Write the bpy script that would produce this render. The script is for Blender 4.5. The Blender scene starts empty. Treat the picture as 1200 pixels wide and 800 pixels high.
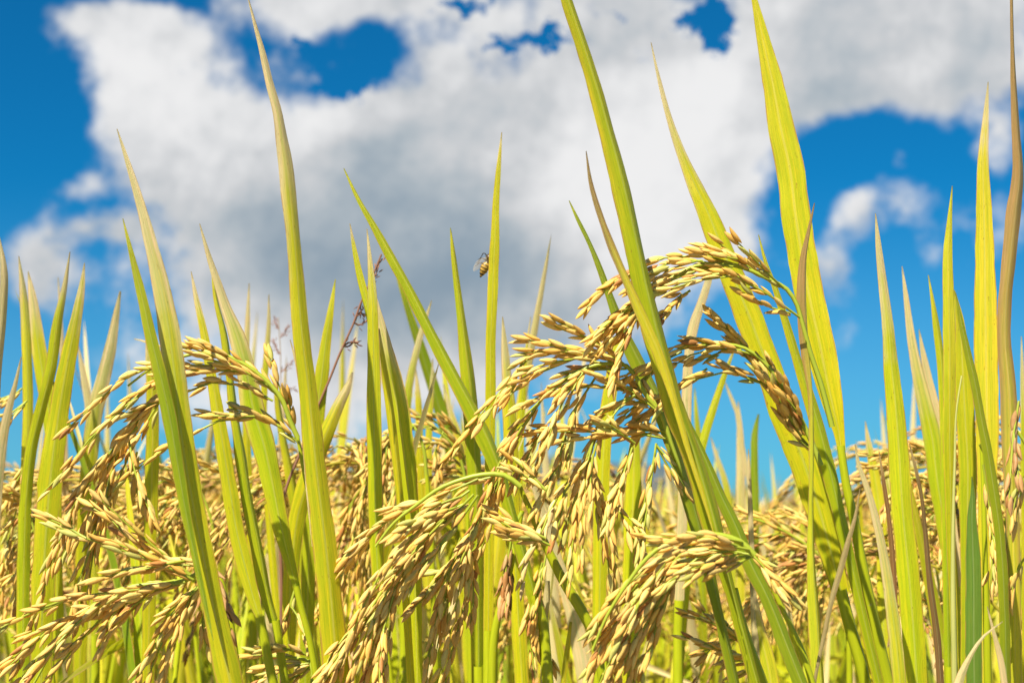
import bpy, math, random
import numpy as np
from mathutils import Vector

random.seed(7)
rng = np.random.default_rng(7)
S = bpy.context.scene
COL = S.collection

# ------------------------------------------------------------------ camera
F = 1200 * 50.0 / 36.0
CAM = np.array([0.0, 0.0, 0.85])
PITCH = math.radians(7.5)
FW = np.array([0, math.cos(PITCH), math.sin(PITCH)])
UP = np.array([0, -math.sin(PITCH), math.cos(PITCH)])
RT = np.array([1.0, 0, 0])
cam = bpy.data.cameras.new('camera')
cam.lens = 50; cam.sensor_width = 36; cam.clip_start = 0.02; cam.clip_end = 9000
cam.dof.use_dof = True; cam.dof.focus_distance = 0.61; cam.dof.aperture_fstop = 15
co = bpy.data.objects.new('camera', cam); COL.objects.link(co)
co.location = CAM; co.rotation_euler = (math.radians(90) + PITCH, 0, 0)
S.camera = co

def at(x, y, d):
    """the point of the place seen at photo position x, y, at d metres along the view"""
    return CAM + d * (FW + (x - 600) / F * RT + (400 - y) / F * UP)

# ------------------------------------------------------------------ sun, sky, exposure
CLOUD = 9.2
SUN_EL, SUN_AZ = math.radians(52), math.radians(208)      # azimuth clockwise from +Y
sd = Vector((math.sin(SUN_AZ) * math.cos(SUN_EL), math.cos(SUN_AZ) * math.cos(SUN_EL), math.sin(SUN_EL)))
sl = bpy.data.lights.new('sun', 'SUN'); sl.energy = 5.0; sl.angle = math.radians(0.5); sl.color = (1, .94, .84)
so = bpy.data.objects.new('sun', sl); COL.objects.link(so)
so.rotation_euler = sd.to_track_quat('Z', 'Y').to_euler(); so.location = (0, 0, 5)
S.view_settings.view_transform = 'Standard'; S.view_settings.look = 'None'
S.view_settings.exposure = 0.95; S.view_settings.gamma = 1; S.view_settings.use_curve_mapping = False
S.render.engine = 'CYCLES'
S.cycles.max_bounces = 8; S.cycles.transmission_bounces = 5; S.cycles.diffuse_bounces = 4; S.cycles.use_denoising = True

W = bpy.data.worlds.new('World'); S.world = W; W.use_nodes = True
nt = W.node_tree; N = nt.nodes; L = nt.links; N.clear()
def nn(t, **k):
    n = N.new(t)
    for a, b in k.items(): setattr(n, a, b)
    return n
def put(sock, v):
    if hasattr(v, 'is_linked') or isinstance(v, bpy.types.NodeSocket): L.new(v, sock)
    else: sock.default_value = v
def M(op, a, b=0.0, c=0.0, clamp=False):
    n = nn('ShaderNodeMath', operation=op); n.use_clamp = clamp
    put(n.inputs[0], a); put(n.inputs[1], b)
    if len(n.inputs) > 2: put(n.inputs[2], c)
    return n.outputs[0]
def VM(op, a, b=None):
    n = nn('ShaderNodeVectorMath', operation=op); put(n.inputs[0], a)
    if b is not None: put(n.inputs[1], b)
    return n.outputs['Value'] if op == 'LENGTH' else n.outputs[0]
def noise(vec, scale, detail=6, rough=.55, color=False):
    n = nn('ShaderNodeTexNoise'); put(n.inputs['Vector'], vec)
    n.inputs['Scale'].default_value = scale; n.inputs['Detail'].default_value = detail; n.inputs['Roughness'].default_value = rough
    return n.outputs['Color'] if color else n.outputs[0]
def smooth(x, a, b, lo=0., hi=1.):
    n = nn('ShaderNodeMapRange', interpolation_type='SMOOTHSTEP'); put(n.inputs['Value'], x)
    n.inputs['From Min'].default_value = a; n.inputs['From Max'].default_value = b
    n.inputs['To Min'].default_value = lo; n.inputs['To Max'].default_value = hi
    return n.outputs[0]
def mixc(f, a, b, mode='MIX'):
    n = nn('ShaderNodeMix', data_type='RGBA', blend_type=mode); put(n.inputs[0], f)
    put(n.inputs[6], a); put(n.inputs[7], b); return n.outputs[2]
tc = nn('ShaderNodeTexCoord'); D = tc.outputs['Generated']
sep = nn('ShaderNodeSeparateXYZ'); L.new(D, sep.inputs[0])
ay = M('MAXIMUM', M('ABSOLUTE', sep.outputs[1]), .02)
u = M('DIVIDE', sep.outputs[0], ay); v = M('DIVIDE', sep.outputs[2], ay)
cmb = nn('ShaderNodeCombineXYZ'); L.new(u, cmb.inputs[0]); L.new(v, cmb.inputs[1])
warp = VM('SCALE', VM('SUBTRACT', noise(D, 9, 5, .6, True), (.5, .5, .5))); warp.node.inputs['Scale'].default_value = .06
uv = VM('ADD', cmb.outputs[0], warp)
uv = VM('MULTIPLY', uv, (1, 1, 0))
uv_soft = uv
warp2 = VM('SCALE', VM('SUBTRACT', noise(VM('ADD', D, (.7, .2, .4)), 26, 6, .68, True), (.5, .5, .5))); warp2.node.inputs['Scale'].default_value = .11
uv_rag = VM('MULTIPLY', VM('ADD', cmb.outputs[0], warp2), (1, 1, 0))
def sky_uv(x, y):
    d = FW + (x - 600) / F * RT + (400 - y) / F * UP
    return d[0] / d[1], d[2] / d[1]
def blobs(lst, uv=None):
    uv = uv_soft if uv is None else uv
    tot = None
    for (x, y, rx, ry, amp) in lst:
        a, b = sky_uv(x, y)
        p = VM('MULTIPLY', VM('SUBTRACT', uv, (a, b, 0)), (F / rx, F / (ry * 1.08), 0))
        s = smooth(VM('LENGTH', p), 0.25, 1.35, amp, 0.)
        tot = s if tot is None else M('ADD', tot, s)
    return tot
cover = blobs([(150, 50, 110, 65, .8), (240, 110, 130, 110, .8), (190, 175, 90, 80, .6), (320, 220, 130, 120, .9),
    (450, 190, 130, 130, .9), (560, 300, 210, 130, 1.0), (600, 150, 170, 130, 1.0), (720, 200, 180, 130, 1.0),
    (830, 140, 130, 100, .9), (900, 80, 150, 80, .9), (1030, 75, 130, 75, .9), (1140, 80, 100, 80, .9), (790, 290, 140, 90, .7),
    (380, 0, 120, 46, 1.2), (520, 30, 90, 60, .7), (740, 60, 120, 60, .6), (40, 330, 60, 55, .75), (122, 272, 48, 24, .6), (90, 215, 30, 20, .35),
    (300, 440, 200, 90, .85), (640, 400, 160, 80, .85), (520, 400, 120, 70, .4), (1003, 248, 38, 42, .55), (965, 320, 42, 50, .5), (1080, 305, 34, 40, .5),
    (1066, 184, 16, 12, .5), (1176, 168, 34, 34, .65), (1180, 270, 34, 50, .5), (460, 430, 150, 70, .7), (15, 480, 60, 60, .4), (250, 310, 110, 90, .6), (400, 330, 140, 90, .6),
    (560, -20, 230, 50, .8), (980, -10, 300, 60, .9), (1000, 60, 200, 70, .5), (720, 20, 90, 50, .6), (120, 20, 90, 40, .5), (1000, 180, 70, 45, -.5), (55, 130, 60, 90, -.5), (205, 85, 26, 20, -.3), (190, 230, 90, 80, .75), (170, 330, 90, 70, .35)])
cover = M('ADD', cover, blobs([(398, 98, 44, 26, -1.25), (350, 66, 20, 14, -.5), (440, 72, 22, 18, -.6), (830, 22, 26, 30, -1.7), (650, 46, 44, 14, -1.3), (590, 62, 24, 12, -1.1), (535, 8, 34, 14, -.9), (760, 56, 14, 12, -.8), (700, 12, 30, 10, -.7)], uv_rag))
def fb(vec, sc): return noise(vec, sc, 6, .56)
def shifted(vec, o): return VM('ADD', vec, o)
fbm = fb(D, 12); fine = noise(D, 38, 5, .6)
noi = M('ADD', M('MULTIPLY', M('SUBTRACT', fbm, .5), 3.3), M('MULTIPLY', M('SUBTRACT', fine, .5), .8))
dens = M('ADD', cover, noi)
alpha = smooth(dens, .18, 1.02)
dark = blobs([(480, 300, 200, 110, .55), (400, 250, 110, 80, .2), (560, 380, 260, 80, .45), (250, 300, 120, 90, .4), (640, 330, 120, 80, .25), (330, 400, 120, 60, .1), (120, 270, 60, 30, .35), (980, 300, 110, 70, .3),
    (240, 200, 110, 70, .2), (450, 90, 120, 60, .15), (960, 130, 110, 40, .3), (760, 60, 80, 30, .2), (850, 250, 60, 80, .15),
    (330, 165, 70, 40, -.2), (720, 190, 130, 90, -.2), (860, 90, 90, 50, -.2), (1060, 60, 90, 40, -.15), (120, 60, 60, 40, -.15), (410, 150, 60, 30, -.2), (270, 430, 90, 30, -.3)])
# sunlit side of every billow: density here against density a little nearer the sun
off = (-.006, 0, .011)
rel = M('ADD', M('MULTIPLY', M('SUBTRACT', fb(shifted(D, off), 12), fbm), 1.7), M('MULTIPLY', M('SUBTRACT', noise(shifted(D, (-.003, 0, .005)), 38, 5, .6), fine), .22))
broad = M('MULTIPLY', M('SUBTRACT', noise(shifted(D, (.3, .1, .2)), 7, 3, .5), .5), 1.7)
grey = smooth(M('ADD', M('ADD', M('MULTIPLY', dark, .78), broad), rel), -.42, 1.12)
ramp = nn('ShaderNodeValToRGB'); L.new(grey, ramp.inputs[0]); el = ramp.color_ramp.elements
el[0].position = 0; el[0].color = (.97, .97, .975, 1); el[1].position = 1; el[1].color = (.29, .385, .475, 1)
e = el.new(.35); e.color = (.68, .70, .725, 1); e = el.new(.65); e.color = (.48, .545, .60, 1)
cloudc = VM('SCALE', ramp.outputs[0]); cloudc.node.inputs['Scale'].default_value = CLOUD
sky = nn('ShaderNodeTexSky', sky_type='NISHITA'); sky.sun_disc = False
sky.sun_elevation = SUN_EL; sky.sun_rotation = SUN_AZ; sky.altitude = 300; sky.air_density = 1.0; sky.dust_density = .3; sky.ozone_density = 2.5
skyc = mixc(1.0, sky.outputs[0], (.035, .66, 1.02, 1), 'MULTIPLY')
skyc = mixc(smooth(v, .0, .26, .38, 0), skyc, (3.2, 5.8, 8.2, 1))
bg = nn('ShaderNodeBackground'); bg.inputs[1].default_value = .05
L.new(mixc(alpha, skyc, cloudc), bg.inputs[0])
wo = nn('ShaderNodeOutputWorld'); L.new(bg.outputs[0], wo.inputs[0])

# ------------------------------------------------------------------ materials
def new_mat(name):
    global N, L
    m = bpy.data.materials.new(name); m.use_nodes = True
    N = m.node_tree.nodes; L = m.node_tree.links; N.clear()
    out = nn('ShaderNodeOutputMaterial')
    return m, out
def vscale(vec, s):
    return VM('MULTIPLY', vec, s)

# leaf: attribute colour, fine parallel veins, pale midrib, rusty flecks, light passing through
leaf_mat, out = new_mat('rice_leaf')
at_ = nn('ShaderNodeAttribute', attribute_name='tint').outputs['Color']
uvn = nn('ShaderNodeUVMap').outputs[0]
su = nn('ShaderNodeSeparateXYZ'); L.new(uvn, su.inputs[0]); U = su.outputs[0]
obi = nn('ShaderNodeObjectInfo').outputs['Random']
cr = nn('ShaderNodeCombineXYZ'); L.new(M('MULTIPLY', obi, 91.), cr.inputs[0]); L.new(M('MULTIPLY', obi, 57.), cr.inputs[1]); comb_rand = cr.outputs[0]
uvn = VM('ADD', uvn, comb_rand)
vein = noise(vscale(uvn, (26, 5, 1)), 1.0, 4, .6)
vein2 = noise(vscale(uvn, (70, 9, 1)), 1.0, 2, .5)
patch = noise(vscale(uvn, (3, 14, 1)), 1.0, 5, .6)
band = noise(vscale(uvn, (6, .7, 1)), 1.0, 4, .6)
c = mixc(smooth(band, .38, .66, 0, .8), at_, mixc(1.0, at_, (.66, .84, .7, 1), 'MULTIPLY'))
c = mixc(smooth(vein, .32, .66, 0, .95), c, mixc(1.0, c, (.78, .84, .6, 1), 'MULTIPLY'))
c = mixc(smooth(vein2, .35, .68, .5, 0), c, mixc(1.0, c, (1.35, 1.12, 1.5, 1), 'MULTIPLY'))
c = mixc(smooth(patch, .5, .75, 0, .4), c, mixc(1.0, c, (1.25, .98, .8, 1), 'MULTIPLY'))
mid = smooth(M('ABSOLUTE', M('SUBTRACT', U, .5)), .01, .07, .22, 0)
c = mixc(mid, c, (.62, .60, .26, 1))
fleck = smooth(noise(vscale(uvn, (9, 26, 1)), 1.0, 5, .75),   .61, .68)
c = mixc(M('MULTIPLY', fleck, .75), c, (.26, .11, .02, 1))
edge = M('MULTIPLY', smooth(M('ABSOLUTE', M('SUBTRACT', U, .5)), .425, .49), smooth(noise(vscale(uvn, (2, 10, 1)), 1, 3), .38, .55))
c = mixc(M('MULTIPLY', edge, .8), c, (.48, .24, .06, 1))
bmp = nn('ShaderNodeBump'); bmp.inputs['Strength'].default_value = .6; bmp.inputs['Distance'].default_value = .0005
L.new(M('ADD', vein, M('MULTIPLY', vein2, .6)), bmp.inputs['Height'])
pr = nn('ShaderNodeBsdfPrincipled'); L.new(c, pr.inputs['Base Color']); pr.inputs['Roughness'].default_value = .42
pr.inputs['Specular IOR Level'].default_value = .42
L.new(bmp.outputs[0], pr.inputs['Normal'])
tr = nn('ShaderNodeBsdfTranslucent'); L.new(mixc(1.0, c, (1.0, 1.0, .8, 1), 'MULTIPLY'), tr.inputs[0]); L.new(bmp.outputs[0], tr.inputs[1])
ms = nn('ShaderNodeMixShader'); ms.inputs[0].default_value = .30
L.new(pr.outputs[0], ms.inputs[1]); L.new(tr.outputs[0], ms.inputs[2]); L.new(ms.outputs[0], out.inputs[0])

# grain husk
grain_mat, out = new_mat('rice_husk')
at_ = nn('ShaderNodeAttribute', attribute_name='tint').outputs['Color']
uvn = nn('ShaderNodeUVMap').outputs[0]
st = noise(vscale(uvn, (9, 1.2, 1)), 1.0, 3, .6)
mot = noise(nn('ShaderNodeTexCoord').outputs['Object'], 900, 4, .65)
c = mixc(smooth(st, .38, .68, 0, .6), at_, mixc(1.0, at_, (.80, .66, .45, 1), 'MULTIPLY'))
c = mixc(smooth(mot, .52, .74, 0, .55), c, mixc(1.0, c, (.70, .5, .34, 1), 'MULTIPLY'))
sv = nn('ShaderNodeSeparateXYZ'); L.new(uvn, sv.inputs[0])
c = mixc(smooth(sv.outputs[1], .86, 1.0, 0, .5), c, (.30, .14, .04, 1))
bmp = nn('ShaderNodeBump'); bmp.inputs['Strength'].default_value = .6; bmp.inputs['Distance'].default_value = .0003
L.new(M('ADD', st, M('MULTIPLY', mot, .5)), bmp.inputs['Height'])
pr = nn('ShaderNodeBsdfPrincipled'); L.new(c, pr.inputs['Base Color']); pr.inputs['Roughness'].default_value = .55
pr.inputs['Specular IOR Level'].default_value = .3; L.new(bmp.outputs[0], pr.inputs['Normal'])
pr.inputs['Subsurface Weight'].default_value = .0
tr = nn('ShaderNodeBsdfTranslucent'); L.new(mixc(1.0, c, (1.0, .80, .45, 1), 'MULTIPLY'), tr.inputs[0])
ms = nn('ShaderNodeMixShader'); ms.inputs[0].default_value = .12
L.new(pr.outputs[0], ms.inputs[1]); L.new(tr.outputs[0], ms.inputs[2]); L.new(ms.outputs[0], out.inputs[0])

# stems and rachis
stem_mat, out = new_mat('rice_stem')
at_ = nn('ShaderNodeAttribute', attribute_name='tint').outputs['Color']
uvn = nn('ShaderNodeUVMap').outputs[0]
st = noise(vscale(uvn, (14, 9, 1)), 1.0, 4, .6)
c = mixc(smooth(st, .35, .7, 0, .6), at_, mixc(1.0, at_, (.72, .8, .55, 1), 'MULTIPLY'))
c = mixc(smooth(noise(vscale(uvn, (3, 40, 1)), 1, 3, .7), .66, .76, 0, .6), c, (.5, .42, .2, 1))
pr = nn('ShaderNodeBsdfPrincipled'); L.new(c, pr.inputs['Base Color']); pr.inputs['Roughness'].default_value = .4
tr = nn('ShaderNodeBsdfTranslucent'); L.new(c, tr.inputs[0])
ms = nn('ShaderNodeMixShader'); ms.inputs[0].default_value = .2
L.new(pr.outputs[0], ms.inputs[1]); L.new(tr.outputs[0], ms.inputs[2]); L.new(ms.outputs[0], out.inputs[0])

def plain(name, build, rough=.8):
    m, out = new_mat(name)
    pr = nn('ShaderNodeBsdfPrincipled'); pr.inputs['Roughness'].default_value = rough
    L.new(build(nn('ShaderNodeTexCoord').outputs['Object']), pr.inputs['Base Color']); L.new(pr.outputs[0], out.inputs[0])
    return m
soil_mat = plain('paddy_soil', lambda o: mixc(smooth(noise(o, 6, 8, .65), .35, .65), (.10, .065, .035, 1), (.22, .17, .08, 1)))
hill_mat = plain('hazy_wooded_hill', lambda o: mixc(smooth(noise(o, .02, 8, .6), .35, .65), (.05, .08, .10, 1), (.08, .11, .12, 1)))  # distance haze is put into the blue-grey hill colour
field_mat = plain('field_canopy', lambda o: mixc(smooth(noise(o, 4, 8, .7), .4, .6), (.42, .40, .05, 1), (.50, .36, .13, 1)))

# ------------------------------------------------------------------ mesh helpers
class MB:
    def __init__(s): s.v = []; s.f = []; s.uv = []; s.c = []; s.n = 0
    def add(s, v, f, uv, c):
        s.v.append(v); s.f.append(np.asarray(f, dtype=np.int64) + s.n); s.uv.append(uv)
        s.c.append(c); s.n += len(v)
    def arrays(s):
        return np.concatenate(s.v), np.concatenate(s.f), np.concatenate(s.uv), np.concatenate(s.c)
    def mesh(s, name, mat, base=(0, 0, 0), smooth=True):
        v, f, uv, c = s.arrays(); return raw_mesh(name, v - np.asarray(base), f, uv, c, mat, smooth)
    def obj(s, name, mat, parent=None, base=(0, 0, 0), smooth=True):
        o = bpy.data.objects.new(name, s.mesh(name, mat, base, smooth)); COL.objects.link(o)
        if parent is not None: o.parent = parent
        return o
def raw_mesh(name, v, f, uv, c, mat, smooth=True):
    me = bpy.data.meshes.new(name)
    me.vertices.add(len(v)); me.vertices.foreach_set('co', v.astype(np.float32).ravel())
    me.loops.add(f.size); me.loops.foreach_set('vertex_index', f.ravel().astype(np.int32))
    me.polygons.add(len(f)); me.polygons.foreach_set('loop_start', (np.arange(len(f)) * 4).astype(np.int32))
    me.polygons.foreach_set('loop_total', np.full(len(f), 4, dtype=np.int32))
    me.polygons.foreach_set('use_smooth', np.full(len(f), smooth))
    ul = me.uv_layers.new(name='UVMap'); ul.data.foreach_set('uv', uv[f.ravel()].astype(np.float32).ravel())
    ca = me.color_attributes.new('tint', 'FLOAT_COLOR', 'POINT')
    cc = np.ones((len(v), 4), dtype=np.float32); cc[:, :3] = c; ca.data.foreach_set('color', cc.ravel())
    me.materials.append(mat); me.update(); me.validate(verbose=False)
    return me
def unit(a): return a / np.maximum(np.linalg.norm(a, axis=-1, keepdims=True), 1e-9)
def resample(P, n):
    """smooth curve through rows of P"""
    P = np.asarray(P, float)
    if len(P) == 2: t = np.linspace(0, 1, n)[:, None]; return P[0] * (1 - t) + P[1] * t
    ch = np.concatenate([[0], np.cumsum(np.linalg.norm(np.diff(P[:, :3], axis=0), axis=1) + 1e-9)])
    T = np.gradient(P, ch, axis=0)
    s = np.linspace(0, ch[-1], n); i = np.clip(np.searchsorted(ch, s) - 1, 0, len(P) - 2)
    h = (ch[i + 1] - ch[i])[:, None]; t = ((s - ch[i])[:, None]) / h
    return ((2*t**3 - 3*t**2 + 1) * P[i] + (t**3 - 2*t**2 + t) * h * T[i] + (-2*t**3 + 3*t**2) * P[i+1] + (t**3 - t**2) * h * T[i+1])
def grid_faces(n, m, wrap=False):
    i = np.arange(n - 1)[:, None]; j = np.arange(m if wrap else m - 1)[None, :]; k = (j + 1) % m
    return np.stack([i*m + j, i*m + k, (i+1)*m + k, (i+1)*m + j], -1).reshape(-1, 4)

# colours (real surface colours of ripening rice)
YG = np.array([.66, .65, .012]); YEL = np.array([.78, .70, .03]); GRN = np.array([.32, .39, .012]); MGR = np.array([.50, .54, .010])
STRAW = np.array([.88, .69, .34]); BRN = np.array([.30, .17, .06]); DRY = np.array([.60, .40, .17]); DGR = np.array([.15, .27, .03])
GOLD = np.array([.86, .485, .088]); PALE = np.array([.90, .63, .19]); GG = np.array([.56, .54, .13]); RUST = np.array([.42, .19, .05])
TONE = {'yg': (YG, STRAW), 'y': (YEL, STRAW), 'g': (GRN, YG), 'mg': (MGR, YEL), 's': (STRAW, STRAW * .95), 'yb': (YEL, DRY * np.array([.8, .75, .6])), 'b': (BRN, DRY), 'd': (DRY, DRY * .8), 'dg': (DGR, GRN)}

def ribbon(mb, P, Wd, facing, roll=0., roll1=None, fold=.25, tone='yg', dry=.15, m=7, comp=True, seed=0):
    """leaf blade from tip to base: V-folded strip with a dry tip"""
    r = np.random.default_rng(seed); n = len(P)
    T = unit(np.gradient(P, axis=0)); V = unit(facing)
    S0 = unit(np.cross(T, V)); Nn = unit(np.cross(S0, T))
    t = np.linspace(0, 1, n)
    rl = roll + ((roll if roll1 is None else roll1) - roll) * t + .06 * np.sin(t * 9 + r.uniform(0, 6))
    c, s_ = np.cos(rl)[:, None], np.sin(rl)[:, None]
    Sd = S0 * c + Nn * s_; Nd = -S0 * s_ + Nn * c
    k = 1.0 / np.maximum(np.abs(np.cos(rl)) * math.cos(fold), .35) if comp else np.ones(n)
    us = np.linspace(-1, 1, m); hw = (Wd * .5 * k * (1 + .035 * np.sin(np.arange(n) * .9 + r.uniform(0, 6)) * np.sin(np.arange(n) * .37 + seed) + r.normal(0, .012, n)))[:, None]
    wav = .05 * np.sin(t * 40 + r.uniform(0, 6))[:, None]
    v = (P[:, None, :] + Sd[:, None, :] * (hw * us * math.cos(fold))[..., None]
         - Nd[:, None, :] * (hw * (np.abs(us) ** 1.3 * math.sin(fold) + wav * us * np.abs(us)))[..., None])
    ln = np.concatenate([[0], np.cumsum(np.linalg.norm(np.diff(P, axis=0), axis=1))])
    uv = np.stack(np.broadcast_arrays(us * .5 + .5 + seed % 17, ln[:, None] * 8 + (seed % 23) * 3.1), -1)
    uv[..., 0] = us * .5 + .5
    a, b = TONE[tone]
    q = t[:, None] - .5 * dry * (np.abs(us) ** 2)[None] + r.normal(0, .012, (n, 1)) + .02 * np.sin(us * 7 + seed)[None]
    dn = np.clip((dry * 1.15 - q) / max(dry * .9, 1e-3), 0, 1) if dry > 0 else np.zeros((n, m)); dn = dn * dn * (3 - 2 * dn)
    base = a * (1 + r.normal(0, .06)) * np.array([1 + r.normal(0, .06), 1, 1])
    em = np.clip((np.abs(us) - r.uniform(.45, .75)) / .35, 0, 1)[None, :] * (.35 + .35 * np.sin(t * r.uniform(8, 20) + r.uniform(0, 6)))[:, None]
    mix = (np.clip(np.clip(.5 - 1.1 * t, 0, .45)[:, None] + em, 0, .8)[..., None] * (YEL * np.array([1, .92, 1]) - base)) if tone in ('yg', 'mg', 'y') else 0
    cc = base + mix + np.zeros((n, m, 3)); cc = cc * (1 - dn[..., None]) + b * dn[..., None]
    td = np.clip((.02 - t) / .02, 0, 1)[:, None, None]
    cc = cc * (1 - .5 * td)
    mb.add(v.reshape(-1, 3), grid_faces(n, m), uv.reshape(-1, 2), np.clip(cc, 0, .92).reshape(-1, 3))
def tube(mb, P, R, col, sides=8, col2=None):
    n = len(P); T = unit(np.gradient(P, axis=0)); ref = np.array([.3, 1, .1]); A = unit(np.cross(T, ref)); B = np.cross(T, A)
    ph = np.linspace(0, 2 * np.pi, sides, endpoint=False)
    R = np.broadcast_to(R, (n,))
    v = P[:, None] + R[:, None, None] * (A[:, None] * np.cos(ph)[None, :, None] + B[:, None] * np.sin(ph)[None, :, None])
    ln = np.concatenate([[0], np.cumsum(np.linalg.norm(np.diff(P, axis=0), axis=1))])
    uv = np.stack(np.broadcast_arrays(ph[None] / 6.283, ln[:, None] * 6 + P[0, 0] * 31 % 5), -1)
    t = np.linspace(0, 1, n)[:, None, None]
    c = np.broadcast_to(col * (1 - t) + (col if col2 is None else col2) * t, (n, sides, 3))
    mb.add(v.reshape(-1, 3), grid_faces(n, sides, True), uv.reshape(-1, 2), c.reshape(-1, 3))
def grain_template(sides, rings):
    t = np.linspace(0, 1, rings); r = .140 * np.sin(np.pi * np.clip(t, 0, 1) ** .88) ** .72
    r[0] = .02; r[-1] = .006
    ph = np.linspace(0, 2 * np.pi, sides, endpoint=False)
    bend = .05 * np.sin(np.pi * t)
    rib = 1 + (.06 * np.cos(3 * ph) if sides >= 8 else 0 * ph)
    x = r[:, None] * np.cos(ph) * rib; y = r[:, None] * np.sin(ph) * .72 * rib + bend[:, None]
    v = np.stack([x, y, np.broadcast_to(t[:, None], x.shape)], -1).reshape(-1, 3)
    uv = np.stack(np.broadcast_arrays(ph[None] / 6.283, t[:, None]), -1).reshape(-1, 2)
    return v, grid_faces(rings, sides, True), uv
G_HI, G_LO, G_MIN = grain_template(9, 8), grain_template(6, 5), grain_template(4, 3)
def grains(mb, B, Z, X, Ls, cols, tmpl, wid=1.):
    tv, tf, tuv = tmpl; K = len(tv); n = len(B)
    X = unit(X - Z * np.sum(X * Z, 1, keepdims=True)); Y = np.cross(Z, X)
    w = (Ls * wid)[:, None, None] if np.ndim(wid) else Ls[:, None, None] * wid
    v = B[:, None] + w * (X[:, None] * tv[None, :, :1] + Y[:, None] * tv[None, :, 1:2]) + Ls[:, None, None] * Z[:, None] * tv[None, :, 2:3]
    f = (tf[None] + (np.arange(n) * K)[:, None, None]).reshape(-1, 4)
    uv = tuv[None] + np.stack([rng.integers(0, 40, n), np.zeros(n)], -1)[:, None]
    mb.add(v.reshape(-1, 3), f, uv.reshape(-1, 2), np.repeat(cols, K, 0))
def husk_cols(n, style):
    r = rng.random((n, 1)); g = rng.random((n, 1)); j = 1 + rng.normal(0, .09, (n, 1))
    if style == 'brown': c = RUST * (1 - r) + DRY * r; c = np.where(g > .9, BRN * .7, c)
    elif style == 'pale': c = PALE * (1 - r) + STRAW * r
    elif style == 'green': c = GG * (1 - r) + PALE * r
    else:
        c = GOLD * (1 - r) + PALE * r
        c = np.where(g > .93, GG, c); c = np.where(g < .035, RUST * 1.3, c)
    return np.clip(c * j, 0, .85)
def strand(mbg, mba, P, style='gold', glen=.0085, space=.0036, tmpl=None, spread=.13, skip=.12, start=.0, axcol=None):
    """one branch of a panicle: an axis (into mba) and its husked grains (into mbg), grains lean to the free end"""
    tmpl = G_HI if tmpl is None else tmpl
    P = np.asarray(P); ln = np.concatenate([[0], np.cumsum(np.linalg.norm(np.diff(P, axis=0), axis=1))])
    tot = ln[-1]; n = max(3, int((tot - start) / space))
    s = start + (np.arange(n) + rng.uniform(-.25, .25, n)) * space
    s = s[(s < tot - glen * .55) & (s >= 0)]; s = s[rng.random(len(s)) > skip]; s = np.append(s, tot - glen * .6); n = len(s)
    pos = np.stack([np.interp(s, ln, P[:, k]) for k in range(3)], 1)
    Tg = unit(np.gradient(P, axis=0)); T = unit(np.stack([np.interp(s, ln, Tg[:, k]) for k in range(3)], 1))
    ph = np.arange(n) * 2.45 + rng.uniform(-.5, .5, n)
    A = unit(np.cross(T, np.array([.2, .9, .3]))); Bv = np.cross(T, A)
    rad = A * np.cos(ph)[:, None] + Bv * np.sin(ph)[:, None]
    lean = spread + rng.normal(0, .07, n); odd = rng.random(n) < .05; lean = np.where(odd, lean + .35, lean); lean[-1] = .02
    Z = unit(T + rad * lean[:, None])
    B = pos + rad * .0010 + T * .001
    Ls = glen * rng.uniform(.84, 1.1, n); empty = rng.random(n) < .07
    grains(mbg, B, Z, np.cross(Z, rad) + rng.normal(0, .3, (n, 3)), Ls, husk_cols(n, style), tmpl, np.where(empty, .6, 1.0) * rng.uniform(.92, 1.12, n))
    if mba is not None:
        k = max(4, int(tot / .012)); q = resample(P, k)
        tube(mba, q, np.linspace(.00055, .0003, k), np.array([.42, .46, .04]) if axcol is None else axcol, 5)

# ------------------------------------------------------------------ object helpers
def tag(o, label=None, cat=None, group=None, kind=None):
    if label: o['label'] = label
    if cat: o['category'] = cat
    if group: o['group'] = group
    if kind: o['kind'] = kind
    return o
def empty(name, loc):
    o = bpy.data.objects.new(name, None); o.empty_display_size = .05; o.location = loc; COL.objects.link(o); return o

# ------------------------------------------------------------------ setting: ground, hills
def sheet(name, xs, ys, zf, mat, kind='structure'):
    X, Y = np.meshgrid(xs, ys); Z = zf(X, Y)
    mb = MB(); v = np.stack([X, Y, Z], -1).reshape(-1, 3)
    mb.add(v, grid_faces(len(ys), len(xs)), v[:, :2] * .1, np.ones((len(v), 3)))
    o = mb.obj(name, mat); tag(o, kind=kind); return o
sheet('ground', np.linspace(-4000, 4000, 9), np.linspace(-500, 7000, 9), lambda x, y: 0 * x, soil_mat)
def ridge(x, y):
    b = np.exp(-((y - 2200) / 500.) ** 2)
    h = 95 + 30 * np.sin(x / 260. + 1.) + 18 * np.sin(x / 97.) + 9 * np.sin(x / 41. + 2) - 85 / (1 + np.exp(-(x - 180) / 120.)) + 45 / (1 + np.exp(-(x - 900) / 120.))
    return np.maximum(h, 12) * b - 1 + 3 * np.sin(x / 13.) * np.sin(y / 17.) * b
sheet('hills', np.linspace(-1800, 1800, 300), np.linspace(1300, 3200, 60), ridge, hill_mat)

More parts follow.
